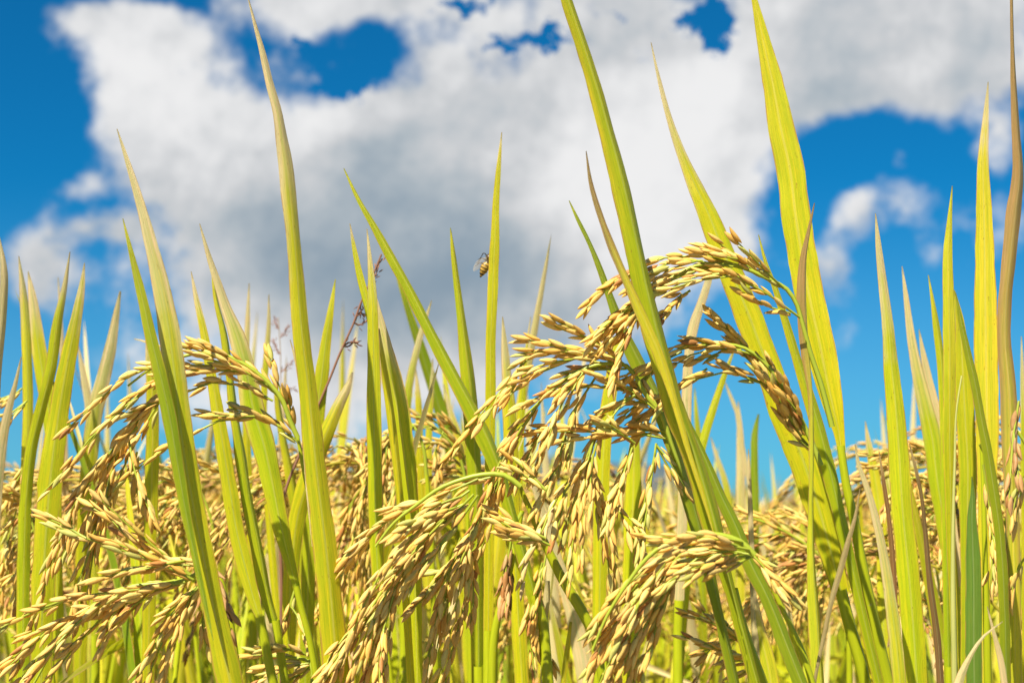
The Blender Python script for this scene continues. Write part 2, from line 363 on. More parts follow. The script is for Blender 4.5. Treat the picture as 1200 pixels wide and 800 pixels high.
# ------------------------------------------------------------------ front stalks traced in depth
def parse(s):
    return [tuple(float(a) for a in t.split(',')) for t in s.split()]
def path3(pts, d0, d1=None, k=None):
    """photo positions -> smooth world curve; third column is the width in photo pixels"""
    a = np.array([p if len(p) == 3 else (p[0], p[1], 1.) for p in pts], float)
    ln = np.linalg.norm(np.diff(a[:, :2], axis=0), axis=1).sum(); n = k or max(6, int(ln / 11))
    q = resample(np.concatenate([a[:, :2], np.zeros((len(a), 1)), a[:, 2:3]], 1), n)
    d = np.linspace(d0, d0 if d1 is None else d1, n)
    P = np.array([at(x, y, dd) for x, y, dd in zip(q[:, 0], q[:, 1], d)])
    return P, np.maximum(q[:, 3], .6) * d / F
def to_ground(p, t):
    """continuation of a stalk below the picture down to the soil"""
    t = unit(t); t = unit(t + np.array([0, 0, -.6]))
    z = p[2]; out = []
    for s in (.06, .14, .26, .42): q = p + t * s * np.array([1, 1, 0]) * (1 - s) ; out.append(np.array([q[0], q[1], z * (1 - s / .42)]))
    out[-1][2] = 0.; return out
stalk_count = 0
def stalk(label, leaves=(), stem=None, panicles=(), d=.62, group=None, scol=MGR):
    """a rice stalk: leaves = (depth, depth at base, tone, roll, roll at base, fold, dry, points), stem = points tip to bottom"""
    global stalk_count; stalk_count += 1; sc = stalk_count
    lb = [(path3(parse(l[-1]), l[0], l[1]), l) for l in leaves]
    if stem: P, R = path3(parse(stem), d)
    else:
        (lp, lw), l = lb[0]; e = (lp[-1] - lp[-4]) * 3.6; P = np.array([lp[-1] + e * .8, lp[-1] + e * 1.1]); P = resample(P, 6); R = np.full(6, min(lw[-1], .0055))
    tail = to_ground(P[-1], P[-1] - P[-3]); Q = resample(np.vstack([P[-1:]] + [t[None] for t in tail]), 22)
    base = Q[-1].copy(); base[2] = 0
    th = empty('rice_stalk', base); tag(th, label, 'rice stalk', group)
    mb = MB(); PP = np.vstack([P, Q[1:]]); RR = np.concatenate([R * .5, np.linspace(R[-1] * .5, .0028, len(Q) - 1)])
    tube(mb, PP, RR, scol, 10, scol * .8); mb.obj('stem', stem_mat, th, base)
    for i, ((lp, lw), l) in enumerate(lb):
        mb = MB()
        if not (stem and l[-1].endswith('!')):
            pass
        tgt = P[0] if (stem and np.linalg.norm(lp[-1] - P[0]) < .02) else lp[-1] + (lp[-1] - lp[-4]) * (.3 if lw[-1] * F / l[0] < 3 else 3.6)
        k = 6; ext = np.array([lp[-1] + (tgt - lp[-1]) * s for s in np.linspace(0, 1, k)[1:]])
        if np.linalg.norm(tgt - lp[-1]) > .004:
            lp2 = np.vstack([lp, ext]); lw2 = np.concatenate([lw, lw[-1] + (min(.006, lw[-1]) - lw[-1]) * np.linspace(0, 1, k)[1:]])
        else: lp2, lw2 = lp, lw
        ribbon(mb, lp2, lw2, CAM - lp2, l[3], l[4], l[5], l[2], l[6], m=9, seed=sc * 13 + i * 5)
        mb.obj('leaf_blade', leaf_mat, th, base)
    for pn in panicles:
        dp, rach, strands = pn[0], pn[1], pn[2]
        mba = MB(); rp, rw = path3(parse(rach), dp)
        tube(mba, rp, np.linspace(.0012, .0005, len(rp)), np.array([.44, .50, .04]), 6)
        kids = []
        for st in strands:
            style = 'gold'; dd = rng.uniform(-.014, .014)
            if isinstance(st, tuple): style = st[1]; dd = st[2] if len(st) > 2 else dd; st = st[0]
            sp, _ = path3(parse(st), dp + dd * .5, dp + dd)
            # small sway in depth so that branches are not flat
            w = np.sin(np.linspace(0, 3.1, len(sp)) + rng.uniform(0, 3))[:, None] * .004
            sp = sp + w * FW
            g = MB(); strand(g, mba, sp, style); kids.append(g)
            # a few side sprigs give the branch body
            ln = len(sp)
            for _ in range(max(1, ln // 8)):
                i = rng.integers(0, max(1, ln - 4)); a = sp[i]; tdir = unit(sp[min(i + 3, ln - 1)] - sp[i])
                e = a + tdir * .022 + rng.normal(0, .0024, 3); q = resample(np.vstack([a, (a + e) / 2 + rng.normal(0, .001, 3), e]), 6)
                strand(g, mba, q, style, skip=.1)
        po = mba.obj('panicle', stem_mat, th, base)
        for g in kids: g.obj('grain_cluster', grain_mat, po, base)
    return th

A = 'x'
# --- left edge
stalk('dry straw-coloured blade cut by the left picture edge, pointed tip highest there', [(.60, .6, 's', .3, .2, .3, .1, '-1,276,1 5,318,8 3,370,10 -3,430,11 -8,520,12 -10,640,12 -10,800,12')])
stalk('pinkish dry leaf leaning right at the left edge, lower than the blade above it', [(.70, .7, 's', .1, 0, .2, .6, '25,418,1 18,450,5 10,480,9 2,520,12 -4,580,13 -8,700,13')])
stalk('pair of crossed yellow leaves near the left edge, one tip split over the small cloud',
      [(.74, .74, 'y', .2, .1, .3, .12, '22,300,1 27,340,8 31,400,11 33,480,12 31,560,13 28,640,14 26,800,14'),
       (.76, .76, 'yg', -.2, -.1, .25, .2, '33,318,1 38,350,10 44,400,16 52,450,18 60,500,17 64,560,15 66,640,13')])
stalk('slim yellow-green leaf leaning right with silvery tip, crossing in front of the pair at left', [(.70, .7, 'yg', .2, .1, .3, .12, '82,295,1 76,335,6 67,380,11 60,430,13 49,475,13 38,520,13 31,580,14 28,660,15 27,800,15')])
stalk('broad bright yellow-green leaf narrowing to a fine tip, fourth from the left edge', [(.68, .68, 'yg', -.1, 0, .2, .1, '99,308,1 96,335,7 88,380,14 78,430,19 68,490,23 60,550,27 54,620,27 50,700,26 48,820,24')])
stalk('leaf with rusty dried edges and blunt tip behind the grains of the left panicle', [(.78, .78, 'yg', .1, .1, .2, .4, '141,341,2 136,370,8 131,400,12 122,440,16 112,480,18 105,540,18 100,600,18 96,700,18')])
stalk('short thin dry-edged leaf between the broad leaf and the rusty-edged leaf at left', [(.86, .86, 'y', .1, .1, .2, .5, '91,402,1 97,435,7 104,475,9 108,540,10 110,640,10'), (.9, .9, 's', .1, .1, .2, .5, '68,325,1 71,370,4 73,420,6 75,500,8')])
# --- twin leaves
stalk('tall stalk of twin overlapping leaves, one straw-tipped and curved, one green, crossing the left panicle',
      [(.555, .555, 'yg', -.25, .15, .28, .33, '137,151,1 150,192,6 163,235,10 175,280,14 186,325,19 195,370,23 201,410,25 207,460,26 214,520,27 226,590,26 240,660,25 252,720,26 268,790,30 284,860,26'),
       (.548, .548, 'mg', .2, .2, .2, .06, '144,256,1 156,305,7 167,350,11 177,395,14 188,440,15 197,480,16 206,530,15 216,590,12 228,650,8 241,710,5 250,750,1')])
stalk('upright yellow leaf behind the twin leaves at left, with a bent white tip', [(.72, .72, 'yg', .1, .1, .2, .1, '172,388,2 175,410,9 178,450,13 179,500,15 178,560,16 176,640,15 174,780,15'), (.72, .72, 's', .1, .1, .2, .3, '157,397,1 166,399,2 172,401,3')])
# --- between
stalk('leaf barred by two grain shadows low down, pale collar above its thin stem', [(.67, .66, 'yg', .1, .15, .2, .12, '224,318,1 230,350,6 238,385,9 245,425,11 253,470,14 261,520,17 269,570,18 277,620,19 289,670,18 300,710,12 305,724,8')],
      '304,722,11 309,745,11 315,775,11 324,820,11', d=.66)
stalk('narrow folded leaf with a dark crease, standing left of the broad straw-tipped leaf', [(.675, .67, 'mg', .75, .6, .6, .05, '248,312,1 254,350,5 263,385,8 270,430,9 276,480,10 284,525,12 294,590,13 304,640,14 315,700,13 323,728,10')],
      '323,726,10 328,760,10 336,810,10', d=.67)
stalk('broad leaf with long straw-coloured twisted tip, left of the tallest left blade', [(.64, .64, 'yg', .35, .0, .3, .42, '234,262,1 245,300,6 255,330,9 265,360,12 277,390,18 288,430,22 297,480,27 309,520,27 318,560,24 328,610,20 340,660,13 348,690,8')],
      '347,686,8 354,715,8 362,745,8 372,800,8', d=.64)
stalk('faint thin grey-tipped leaf behind the broad straw-tipped leaf', [(.85, .85, 'yg', .1, 0, .2, .3, '292,332,1 290,380,6 288,430,8 289,500,9 292,600,10')])
stalk('thin upright leaf with pale tip between the straw-tipped leaf and the tallest left blade', [(.82, .82, 'yg', .2, 0, .2, .2, '315,345,1 315,380,5 312,420,7 309,480,8 312,560,9 318,640,9'), (.8, .8, 'mg', .7, .5, .5, .1, '321,430,1 327,475,7 334,520,9 343,565,12 352,620,12 362,700,10')])
# --- tallest left blade and the left panicle
stalk('tallest blade in the left half, straw tip touching the top edge, dark midrib below',
      [(.575, .575, 'yg', .55, .1, .35, .30, '290,-6,1 299,28,4 308,60,7 317,98,9 326,130,11 331,160,14 336,190,17 340,230,17 345,280,16 349,330,18 352,370,19 356,410,20 361,450,21 366,500,23 371,550,25 377,600,26 383,650,28 388,700,29 393,760,30 398,830,28'),
       (.59, .59, 's', .2, .1, .2, .6, '340,398,1 349,432,4 354,470,5 357,520,5 361,580,4 366,640,1')])
stalk('stalk bent over to the left with the leftmost big arching panicle of golden grains', [],
      '349,512,4 355,545,5 362,580,6 372,640,6 382,700,7 392,800,8', [
      (.60, '349,513 340,493 330,467 312,446 287,427 266,417 240,413 212,418 180,430 150,452', [
        ('346,508 335,475 325,440 313,409', 'gold', .01),
        '330,470 312,450 290,432 262,415 229,401', '318,455 296,440 270,425 245,414 216,404',
        '300,440 265,431 235,428 205,428 180,428 157,435 136,449 114,471 96,488 75,507',
        '290,436 255,433 225,436 195,440 165,460 140,482 115,505 92,532 74,558 51,579',
        '318,470 285,452 255,446 222,460 195,465 170,480 150,500 128,535 105,568 88,600',
        '350,520 320,492 298,484 275,475', '300,488 272,489 245,497 225,508 198,524 182,534 158,551 142,566',
        '205,450 180,470 158,500 142,522 130,545 118,575 106,600 100,625', '200,455 175,475 160,495 148,520 125,552 112,590 95,625 84,650',
        '160,500 130,530 100,565 87,593 80,618 70,643 59,674 52,700 42,727 31,758 20,785',
        '150,515 158,545 170,575 180,612', '160,530 152,560 166,590 173,600', '150,500 132,540 122,580 112,610 108,650 104,690', '130,545 122,580 118,625 100,650 94,690 88,730',
        '185,470 170,500 150,525 140,560 118,600'])])
stalk('stalk whose panicle sprawls over the bottom left corner, one branch reaching up left', [],
      '243,664,4 255,672,5 264,695,5 272,735,6 278,780,7 284,830,8', [
      (.575, '243,664 225,676 205,682 180,684 148,688 120,700 90,728 62,762 40,800', [
        '240,664 215,658 190,664 150,668 107,680', '215,683 160,690 110,694 68,701', '205,680 150,695 100,715 55,738 22,765 -5,790',
        '150,690 118,706 90,730 60,760 35,790 12,815', '160,695 132,712 100,742 72,775 48,808', '75,703 40,716 15,728 -12,742', '130,700 105,720 72,745 42,775 20,800',
        '225,680 195,662 165,652 130,636 92,625 60,612', '225,678 205,664 185,646 160,622 138,602 115,578', '215,676 190,660 170,640 145,622 125,600',
        '240,680 215,700 200,722 184,752 165,788 152,825', '232,690 205,722 190,748 176,785 168,820', '190,690 168,700 148,718 130,742 116,768', '180,690 150,700 130,725 122,745',
        ('243,664 254,675 261,695 268,720 274,745', 'brown'), '240,668 232,700 212,730 200,760 190,800', '245,700 235,722 240,745'])])
# --- weed
# --- centre left
stalk('green leaf leaning right just behind the tallest left blade', [(.72, .72, 'mg', -.1, 0, .2, .06, '393,327,1 388,360,7 382,400,12 377,440,16 372,480,18 368,530,18 364,600,18 360,720,16')])
stalk('yellow leaf with dark speck on its tip, low behind the tallest left blade', [(.70, .70, 'yg', .1, .2, .3, .12, '413,436,2 408,452,8 398,472,13 388,495,16 375,525,20 362,560,22 350,600,20 342,660,18 338,760,16')])
stalk('upright pale yellow leaf with straight edges, left of the crossing diagonal blade',
      [(.62, .62, 'yg', -.1, 0, .15, .12, '430,268,1 433,300,5 436,340,10 437,380,13 438,420,15 438,480,17 439,540,17 440,600,17 442,660,15 445,720,13 449,800,12'),
       (.63, .63, 'yg', .1, .1, .2, .08, '410,262,1 415,290,5 421,320,8 428,348,9 434,375,8 440,420,5 442,460,1')])
stalk('broad leaf with dried right edge and torn tip behind the upright pale leaf', [(.65, .65, 'yg', -.2, 0, .3, .25, '432,318,1 441,360,8 449,400,16 458,440,23 466,480,26 472,520,24 478,570,22 484,640,18 488,760,14'),
       (.64, .64, 'yg', .4, .3, .4, .05, '444,385,2 452,440,8 459,490,10 465,540,9 470,590,9 475,680,9 481,780,9')])
stalk('diagonal folded blade leaning left, tip over the grey cloud, base behind the middle grains',
      [(.655, .655, 'mg', .5, .45, .65, .10, '403,197,1 420,232,5 440,266,8 460,302,11 480,338,12 500,377,13 520,415,14 540,452,16 556,482,18 570,510,19 584,545,17 600,600,14')])
stalk('thin stalk of three faint leaves behind the diagonal blade', [(.82, .82, 'yg', .1, .1, .2, .3, '506,352,1 496,382,6 487,415,8 479,455,10 475,520,11 474,620,11'), (.84, .84, 'yg', .1, .1, .2, .2, '487,430,1 490,465,7 492,520,8'), (.86, .86, 'y', .1, .1, .2, .2, '507,420,1 506,450,5 503,500,8 502,580,9')])
stalk('pointed green leaf with a dark crease, left of the leaf carrying the bee', [(.68, .68, 'mg', .4, .3, .55, .06, '528,267,1 532,300,6 537,340,8 541,370,10 546,410,14 551,450,17 555,500,18 558,560,18 560,680,16'), (.9, .9, 'y', .1, .1, .2, .3, '520,450,1 526,475,5 535,505,9 540,560,9')])
bee_stalk = stalk('slim upright leaf with a bee clinging to its left edge', [(.665, .665, 'yg', .0, .0, .15, .06, '588,155,1 584,200,6 581,240,8 580,280,11 579,300,12 577,350,12 575,400,12 575,450,12 574,520,12 573,640,12')])
stalk('straw-tipped leaf behind the left tips of the middle panicle', [(.70, .70, 'yg', .2, .1, .3, .18, '589,371,1 591,400,7 594,440,12 597,480,16 600,540,17 602,620,18 606,700,17 612,800,17'), (.78, .78, 'yg', .1, .1, .2, .15, '622,371,1 618,400,3 614,440,6 610,500,10 606,580,12')])
# --- main folded blade and the middle panicle
stalk('long folded blade reaching the top edge right of centre, middle panicle at its base',
      [(.56, .57, 'mg', .35, .35, .85, .0, '652,-50,9 666,0,13 683,50,15 699,100,16 713,150,18 727,200,21 739,250,21 750,300,22 761,350,23 771,390,25 782,430,25 795,480,24 810,520,23 826,570,24 837,610,24 849,658,19 859,695,13')],
      '858,690,14 865,720,14 878,760,14 893,800,14 905,840,14', [
      (.60, '800,560 785,516 775,485 757,463 747,445 735,429 712,426 690,430 670,439 650,451 635,467 622,487 612,502 596,530 580,570', [
        ('735,429 712,411 691,396 668,384 644,372', 'gold', -.01), '735,430 700,413 670,412 635,415 610,424 600,442 575,471 557,494 543,512 522,541',
        '735,430 700,416 660,411 607,414', '725,428 690,420 655,424 625,440 600,455 588,470', '735,432 700,430 668,442 645,458 620,470 600,480',
        '775,485 752,467 737,453 719,445 692,437', '765,475 735,458 700,452 672,452 645,458', '745,463 728,475 716,492 712,500', '757,470 738,480 724,494',
        '785,515 762,502 740,510 712,507 690,503 655,505 618,507', '780,505 755,500 735,505 705,510 675,512 648,518', '745,520 730,508 715,498 700,495',
        '640,460 620,490 600,515 583,545 567,592 548,640 540,680 530,730 515,795', '612,500 596,525 590,552 570,600 548,630 530,662 515,705 505,760 497,815',
        '600,520 588,560 578,600 562,650 548,700 538,740', '612,505 592,540 575,575 555,620 540,655 528,690 520,720 510,770', '590,540 575,600 558,640 550,690 530,760 520,810', '540,630 530,655 512,687 495,701 478,718', '560,640 545,665 520,668 498,672',
        '690,430 672,450 655,470 650,500 640,520', '700,440 682,465 665,500 655,540 645,570', '680,440 665,475 650,490 632,530 622,560',
        ('705,500 692,530 677,555 660,572 638,614 619,653 610,690', 'pale'), '695,520 680,550 676,590 672,625 668,665 664,690', '700,520 690,550 684,590 682,630 680,660',
        '690,530 697,560 708,590 716,620 720,660 724,705', '688,540 700,580 706,625 712,660 716,700', '742,525 734,548 727,570 722,592 712,618', '740,520 735,545 728,580 720,600',
        ('770,520 768,545 762,570 757,600 750,640 745,668', 'green'), '768,530 762,560 755,595 750,620 748,650', '770,522 785,540 797,560 808,579', '720,590 730,605 736,632', '660,520 650,555 636,580 625,600',
        '700,500 695,535 670,560 655,590 652,620', '640,500 625,520 612,545 600,570'])])
stalk('green sister blade sharing the foot of the long folded blade, leaning right below it', [(.585, .58, 'g', .5, .3, .5, .0, '800,470,1 806,492,6 815,512,10 830,545,12 845,580,14 862,615,15 880,660,17 900,700,16 924,760,17 944,810,16')], d=.585)
stalk('straw-coloured narrow strip with dark tip lying along the left side of the long folded blade', [(.55, .553, 'yb', .5, .3, .4, .35, '687,177,1 693,215,5 705,255,7 718,290,9 736,332,10 752,368,12 768,403,12 782,440,11 794,480,8 808,530,6 824,580,5 838,630,1')])
stalk('shaded dark green blade crossing behind the long folded blade, thin pale tip at upper left', [(.63, .63, 'g', .6, .9, .4, .03, '667,235,1 678,258,4 690,282,5 702,310,7 716,348,9 735,395,15 750,425,17 768,460,18 786,500,18 798,540,17 812,590,16 826,640,14 845,720,12')])
stalk('pale yellow-brown leaf seen through the arch of the top panicle', [(.74, .74, 's', .1, .1, .2, .5, '836,296,2 830,330,8 822,355,10 812,385,12 807,420,11 805,460,12 803,520,12 800,600,12')])
stalk('blade hidden by the middle panicle, only its bright sides showing', [(.72, .72, 'yg', .0, .1, .2, .0, '730,380,3 724,405,12 718,440,16 712,480,17 708,520,17 705,580,18 703,680,18'), (.75, .75, 'yg', .0, .1, .2, .0, '748,470,2 744,520,12 742,580,20 740,660,20 738,760,18')])
stalk('stalk with tufted green neck whose panicle sweeps down to the bottom left of centre', [],
      '607,565,5 620,595,7 638,635,10 660,680,12 682,716,13 698,750,11 706,800,10', [
      (.57, '610,570 592,557 565,556 540,562 515,572 490,590 462,612 440,640', [
        '575,560 545,565 515,580 484,594 458,606 435,625 417,645 395,668', '560,562 525,578 492,590 470,600 445,612 425,632', '545,590 525,600 500,608 475,622 458,632',
        '550,575 525,592 500,612 472,640 447,668 427,708 410,750 395,792', '555,580 535,602 510,622 486,652 466,682 450,722 440,762 425,805',
        '530,600 500,622 470,655 440,682 420,722 402,768 384,812', '520,610 490,640 462,678 442,715 425,755 410,800', '500,630 478,668 462,710 456,752 450,800', '480,650 450,690 428,730 405,765 380,810',
        '500,600 482,614 462,628', '560,580 540,610 515,640 495,660 480,690', '470,670 455,712 440,745 432,790', '450,690 425,728 398,760 370,800', '535,595 508,604 486,612 466,620', '460,700 450,735 446,770 436,812', '430,710 412,745 390,775 366,812',
        ('640,632 620,622 602,618 580,606', 'gold', .02), '645,640 625,630 605,626 585,616', '640,575 622,562 606,552 590,548'])])
stalk('stub of dry straw leaf and thin stem standing low, just right of the tufted neck', [(.66, .66, 's', .1, .1, .3, .9, '642,680,5 641,695,8 639,720,7 637,760,6 636,820,6'), (.64, .64, 'yg', .1, .1, .3, 0, '669,728,3 665,760,6 660,800,6 656,840,6')])
# --- right: top arch
stalk('tall broad blade tapering to the top edge, its stem carrying the highest arching panicle',
      [(.665, .655, 'yg', -.1, -.2, .15, .0, '877,-30,3 884,0,7 895,50,16 906,100,25 915,150,30 926,200,33 932,250,34 940,300,33 949,350,34 960,400,33 968,440,30 977,480,22 984,512,12 986,528,9')],
      '985,522,9 992,570,10 1001,610,11 1008,650,12 1016,690,13 1028,745,14 1042,805,14', [
      (.60, '975,500 962,450 950,414 940,378 931,351 920,337 904,329 882,318 860,311 832,309 805,315 786,326 762,342 742,358 725,378 712,398', [
        '920,337 905,325 885,306 870,292 857,279', '905,330 888,318 868,305 850,299 833,292 818,288', '885,318 860,302 838,300 815,293',
        '870,312 840,300 815,298 790,300 768,304 745,315 722,330 697,345', '860,312 830,306 800,308 775,318 752,330 732,342', '850,311 822,312 795,318 772,328 748,345 732,362 712,378',
        '938,372 918,362 904,348 882,337 858,322 832,323 800,336 770,343', '900,345 880,332 860,325 838,320', '830,312 800,320 778,332 762,350 742,372 722,392 705,410',
        '805,316 785,326 765,345 750,368 735,395 722,420', '790,324 770,335 748,355 730,378 712,400 695,420', '780,330 760,352 738,372 715,388 695,398', '770,336 745,352 722,372 704,392 690,410', '810,340 798,346 785,360 768,372', '760,345 745,372 732,395 724,430 716,455', '752,352 730,368 712,382 697,392'])], d=.655)
stalk('broad leaf striped by grain shadows, yellow tip leaning left, second arching panicle across it',
      [(.66, .66, 'yg', .45, .05, .25, .22, '763,50,1 769,78,3 775,103,5 785,140,7 799,180,11 814,215,17 830,250,22 846,290,26 862,330,29 878,370,31 893,410,32 908,450,33 922,490,34 938,530,34 955,580,33 972,640,28 986,695,20')],
      '985,690,14 995,730,14 1008,775,14 1020,830,14', [
      (.61, '962,545 950,515 935,484 916,452 895,424 873,408 850,403 820,404 795,410 770,422', [
        '940,510 920,472 905,446 885,416 862,396 846,384 831,365', '885,416 850,405 820,402 795,407 770,420 748,434 728,446', '905,452 880,440 850,434 825,438 800,450 780,466 768,484',
        '940,512 922,482 905,458 888,436', '950,512 930,480 912,448 896,420', '870,410 845,408 820,412 800,420 782,432', '830,432 806,446 784,462 762,480 742,496', '945,500 930,468 912,440', '890,420 868,405 850,400', '955,530 936,506 920,480 908,462', '800,412 775,424 760,440 745,462', '790,455 772,470 757,490 745,512', '930,500 912,470 898,450 886,430'])], d=.66)
stalk('slender green leaf between the striped broad leaf and the tall broad blade at right', [(.635, .64, 'mg', .5, .3, .45, .05, '889,275,1 897,305,4 910,340,7 922,378,9 935,420,11 948,460,14 960,500,16 970,540,17 984,600,15 998,660,13 1014,730,12 1032,805,12')])
stalk('folded green leaf whose twisted brown dried tip lies over the tall broad blade', [(.60, .60, 'yb', .9, .5, .7, .42, '955,238,1 950,268,4 945,300,7 944,335,10 945,372,11 948,415,9 952,460,6 953,520,6 952,600,6 953,660,10 958,730,14 963,810,15')])
stalk('thin green leaf leaning right, seen under the second arching panicle', [(.80, .80, 'yg', .2, .1, .2, .05, '861,408,2 850,437,6 836,478,9 826,510,10 816,560,10 808,640,10')])
stalk('stalk bearing the lowest arching panicle, bottom right of centre, with bright green neck', [],
      '884,650,5 896,672,5 908,695,6 925,730,6 940,762,7 952,800,8', [
      (.53, '884,650 870,636 845,627 815,626 785,634 760,652 736,682 712,720 694,762', [
        ('872,636 840,628 800,628 775,630 750,625', 'gold', -.01), '882,650 850,645 820,645 790,656 765,676 740,706 716,742 697,780 684,816', '865,645 830,650 805,665 780,690 752,722 726,760 706,804',
        '850,648 815,656 790,680 770,710 748,745 737,782 728,818', '830,655 800,662 776,700 757,728 746,765 740,808', '860,638 815,638 780,650 748,672 722,700 702,732', '850,640 805,645 770,665 742,692 716,722 700,752',
        '880,645 850,638 820,636 790,645 765,660', '865,650 840,660 812,662 795,672', '884,652 862,652 845,662 830,675', '800,650 770,680 748,712 728,748 716,790 708,820', '780,660 755,695 735,730 715,765 702,800 690,830', '790,680 775,712 765,745 752,775 750,810', '884,652 895,664 906,684', '875,645 895,662 910,688 920,705', '770,690 752,735 735,765 722,800'])], d=.55)
stalk('pale broad dead sheath leaf and green stem standing under the lowest arching panicle', [(.66, .66, 'y', .1, 0, .3, .3, '880,680,3 884,705,9 889,735,14 898,770,20 905,810,20'), (.7, .7, 'yg', .3, 0, .3, .2, '922,700,5 928,740,9 935,780,11 940,820,11')])
stalk('straw blade with blackened tip standing upright behind the lowest arching panicle', [(.66, .66, 's', .2, .1, .3, .8, '877,526,1 878,550,4 879,580,5 880,610,6 881,650,7 884,720,8')])
stalk('kinked straw-yellow leaf in the low gap right of the long folded blade', [(.95, .95, 'y', .1, .1, .2, .5, '865,470,1 867,500,7 868,535,10 868,580,11 868,640,11 868,760,11'), (.95, .95, 's', .1, .1, .2, .6, '849,446,1 856,464,4 864,484,5 867,510,6')])
stalk('short clear green leaf with slanted tip in the low gap right of centre', [(.92, .92, 'g', .2, .1, .2, 0, '889,485,2 885,505,7 884,540,9 885,590,9 885,680,9 885,780,9')])
stalk('small green tip rising above the gap just left of the kinked straw leaf', [(1.0, 1.0, 'mg', .1, .1, .2, .1, '814,454,1 816,485,5 819,520,8 822,600,10 824,720,10'), (1.0, 1.0, 'y', .1, .1, .2, .3, '833,512,1 840,535,5 850,565,8 856,620,9')])
# --- right
stalk('long straight pale yellow blade right of the tall broad blade, alone against blue sky', [(.60, .60, 'yg', .3, .15, .3, .22, '1026,250,1 1030,290,7 1036,340,11 1041,380,13 1045,430,17 1050,480,21 1053,520,23 1058,600,24 1064,660,25 1070,730,26 1076,820,25')])
stalk('leaning leaf with pinkish dried right edge, between the pale blade and the tall green one', [(.72, .72, 'yg', .0, .1, .25, .3, '1057,312,1 1062,350,6 1067,390,9 1074,430,13 1083,470,17 1092,510,20 1098,560,20 1106,610,18 1115,680,16 1120,800,14'), (.73, .73, 's', .1, .1, .3, .5, '1077,386,1 1083,420,7 1092,460,10 1102,500,11 1110,560,10')])
stalk('small dark-edged green tip just left of the tall straw-and-green blade', [(.70, .7, 'mg', .5, .4, .4, .1, '1088,322,1 1093,350,4 1098,380,8 1103,420,9 1106,470,9 1108,560,9 1110,680,9')])
stalk('tall straw-and-green blade with darker left edge, third from the right edge', [(.62, .62, 'mg', .3, .2, .3, .36, '1116,218,1 1113,260,6 1111,300,11 1112,350,13 1113,400,14 1113,460,14 1113,520,14 1114,580,12 1115,640,10 1118,720,9 1120,820,9')])
stalk('short wide green leaf filling the space right of the straw-and-green blade', [(.66, .66, 'mg', -.1, .1, .2, 0, '1118,340,2 1124,372,9 1128,430,18 1131,490,21 1134,540,21 1134,590,19 1133,660,14 1132,800,12')])
stalk('narrow vivid green leaf curving down right in front of the yellow blade', [(.58, .58, 'g', .3, .5, .3, 0, '1120,343,1 1127,380,6 1135,415,8 1143,450,10 1150,490,10 1157,525,11 1165,575,12 1172,625,12 1177,700,12 1180,810,12')])
stalk('wide flat lemon-yellow blade second from the right edge, tip highest after the brown one', [(.64, .64, 'y', .0, .0, .12, .10, '1158,96,1 1155,140,7 1152,190,13 1153,240,17 1154,300,22 1155,380,26 1156,450,27 1157,520,25 1156,580,20 1154,640,15 1153,720,14 1150,820,13')])
stalk('brown dried twisted blade rising to the top edge at the far right', [(.60, .60, 'yb', .9, -.2, .45, .75, '1186,-30,3 1187,30,4 1189,90,6 1192,150,9 1195,205,13 1190,250,16 1184,305,16 1179,355,15 1178,400,15 1182,445,18 1184,485,19 1184,530,17 1187,600,15 1189,700,14 1190,810,14')])
stalk('thin leaf tip at the right picture edge beside the brown twisted blade', [(.75, .75, 'yg', .1, .1, .2, .2, '1197,394,1 1198,430,4 1200,480,8 1202,580,10 1203,760,10')])
stalk('clean mid-green spear-shaped leaf low at right, tip below the wide green leaf', [(.575, .575, 'dg', .1, .0, .2, 0, '1139,558,1 1140,578,5 1139,600,10 1140,640,15 1141,680,18 1141,740,19 1142,820,18')])
stalk('curved straw leaf with fine tip, in front of the foot of the pale yellow blade', [(.57, .57, 'y', .3, .2, .3, .55, '1002,520,1 1006,542,4 1016,570,7 1026,605,9 1033,635,10 1040,675,12 1047,725,15 1054,790,15 1057,830,14')])
stalk('thin tan straw bending left at the foot of the tall broad blade', [(.55, .55, 'd', .2, .2, .3, 0, '1008,572,1 1002,607,4 993,638,6 985,668,7 975,702,6 966,744,5 957,786,4 950,830,4')])
stalk('thin brown withered leaf with white tip just right of the pale yellow blade', [(.58, .58, 'b', .4, .3, .4, .12, '1066,520,1 1073,548,4 1080,580,4 1085,625,5 1090,680,7 1098,740,8 1104,820,9')])
stalk('thin purplish brown leaf partly behind the pale yellow blade', [(.66, .66, 'b', .2, .2, .3, .1, '1030,528,1 1035,560,4 1041,600,5 1046,650,6 1050,750,7')])
stalk('soft yellow leaf tip standing left of the pale yellow blade', [(.82, .82, 'y', .1, .1, .2, .1, '1014,493,1 1018,520,7 1024,550,11 1030,590,14 1034,650,14 1036,760,14')])
stalk('two curled straw strips crossing at the bottom right corner', [(.54, .54, 's', .3, .2, .3, 0, '1175,728,1 1152,746,3 1138,767,5 1127,790,9 1120,815,11'), (.56, .56, 's', .3, .2, .3, 0, '1157,710,1 1164,738,4 1172,768,7 1179,810,8')])
stalk('dark stalk with brown shrivelled grains hanging down along the right edge', [],
      '1203,556,3 1190,575,4 1184,596,5 1181,640,8 1180,700,9 1183,810,11', [
      (.57, '1203,556 1210,540 1202,520 1192,505', [('1198,470 1192,500 1188,530 1182,560 1178,592', 'brown'), ('1203,560 1196,575 1190,595 1186,612', 'gold'), ('1204,650 1194,672 1186,700', 'gold')])], scol=np.array([.10, .12, .03]))
stalk('stalk with a slim tan panicle hanging straight down right of the green spear leaf', [], '1150,520,4 1152,560,5 1154,640,6 1156,720,8 1158,810,9', [
      (.60, '1150,520 1153,528 1157,540', [('1155,545 1160,570 1164,600 1167,640 1166,672', 'gold'), ('1157,560 1162,590 1166,620 1162,660 1158,690', 'gold')])])
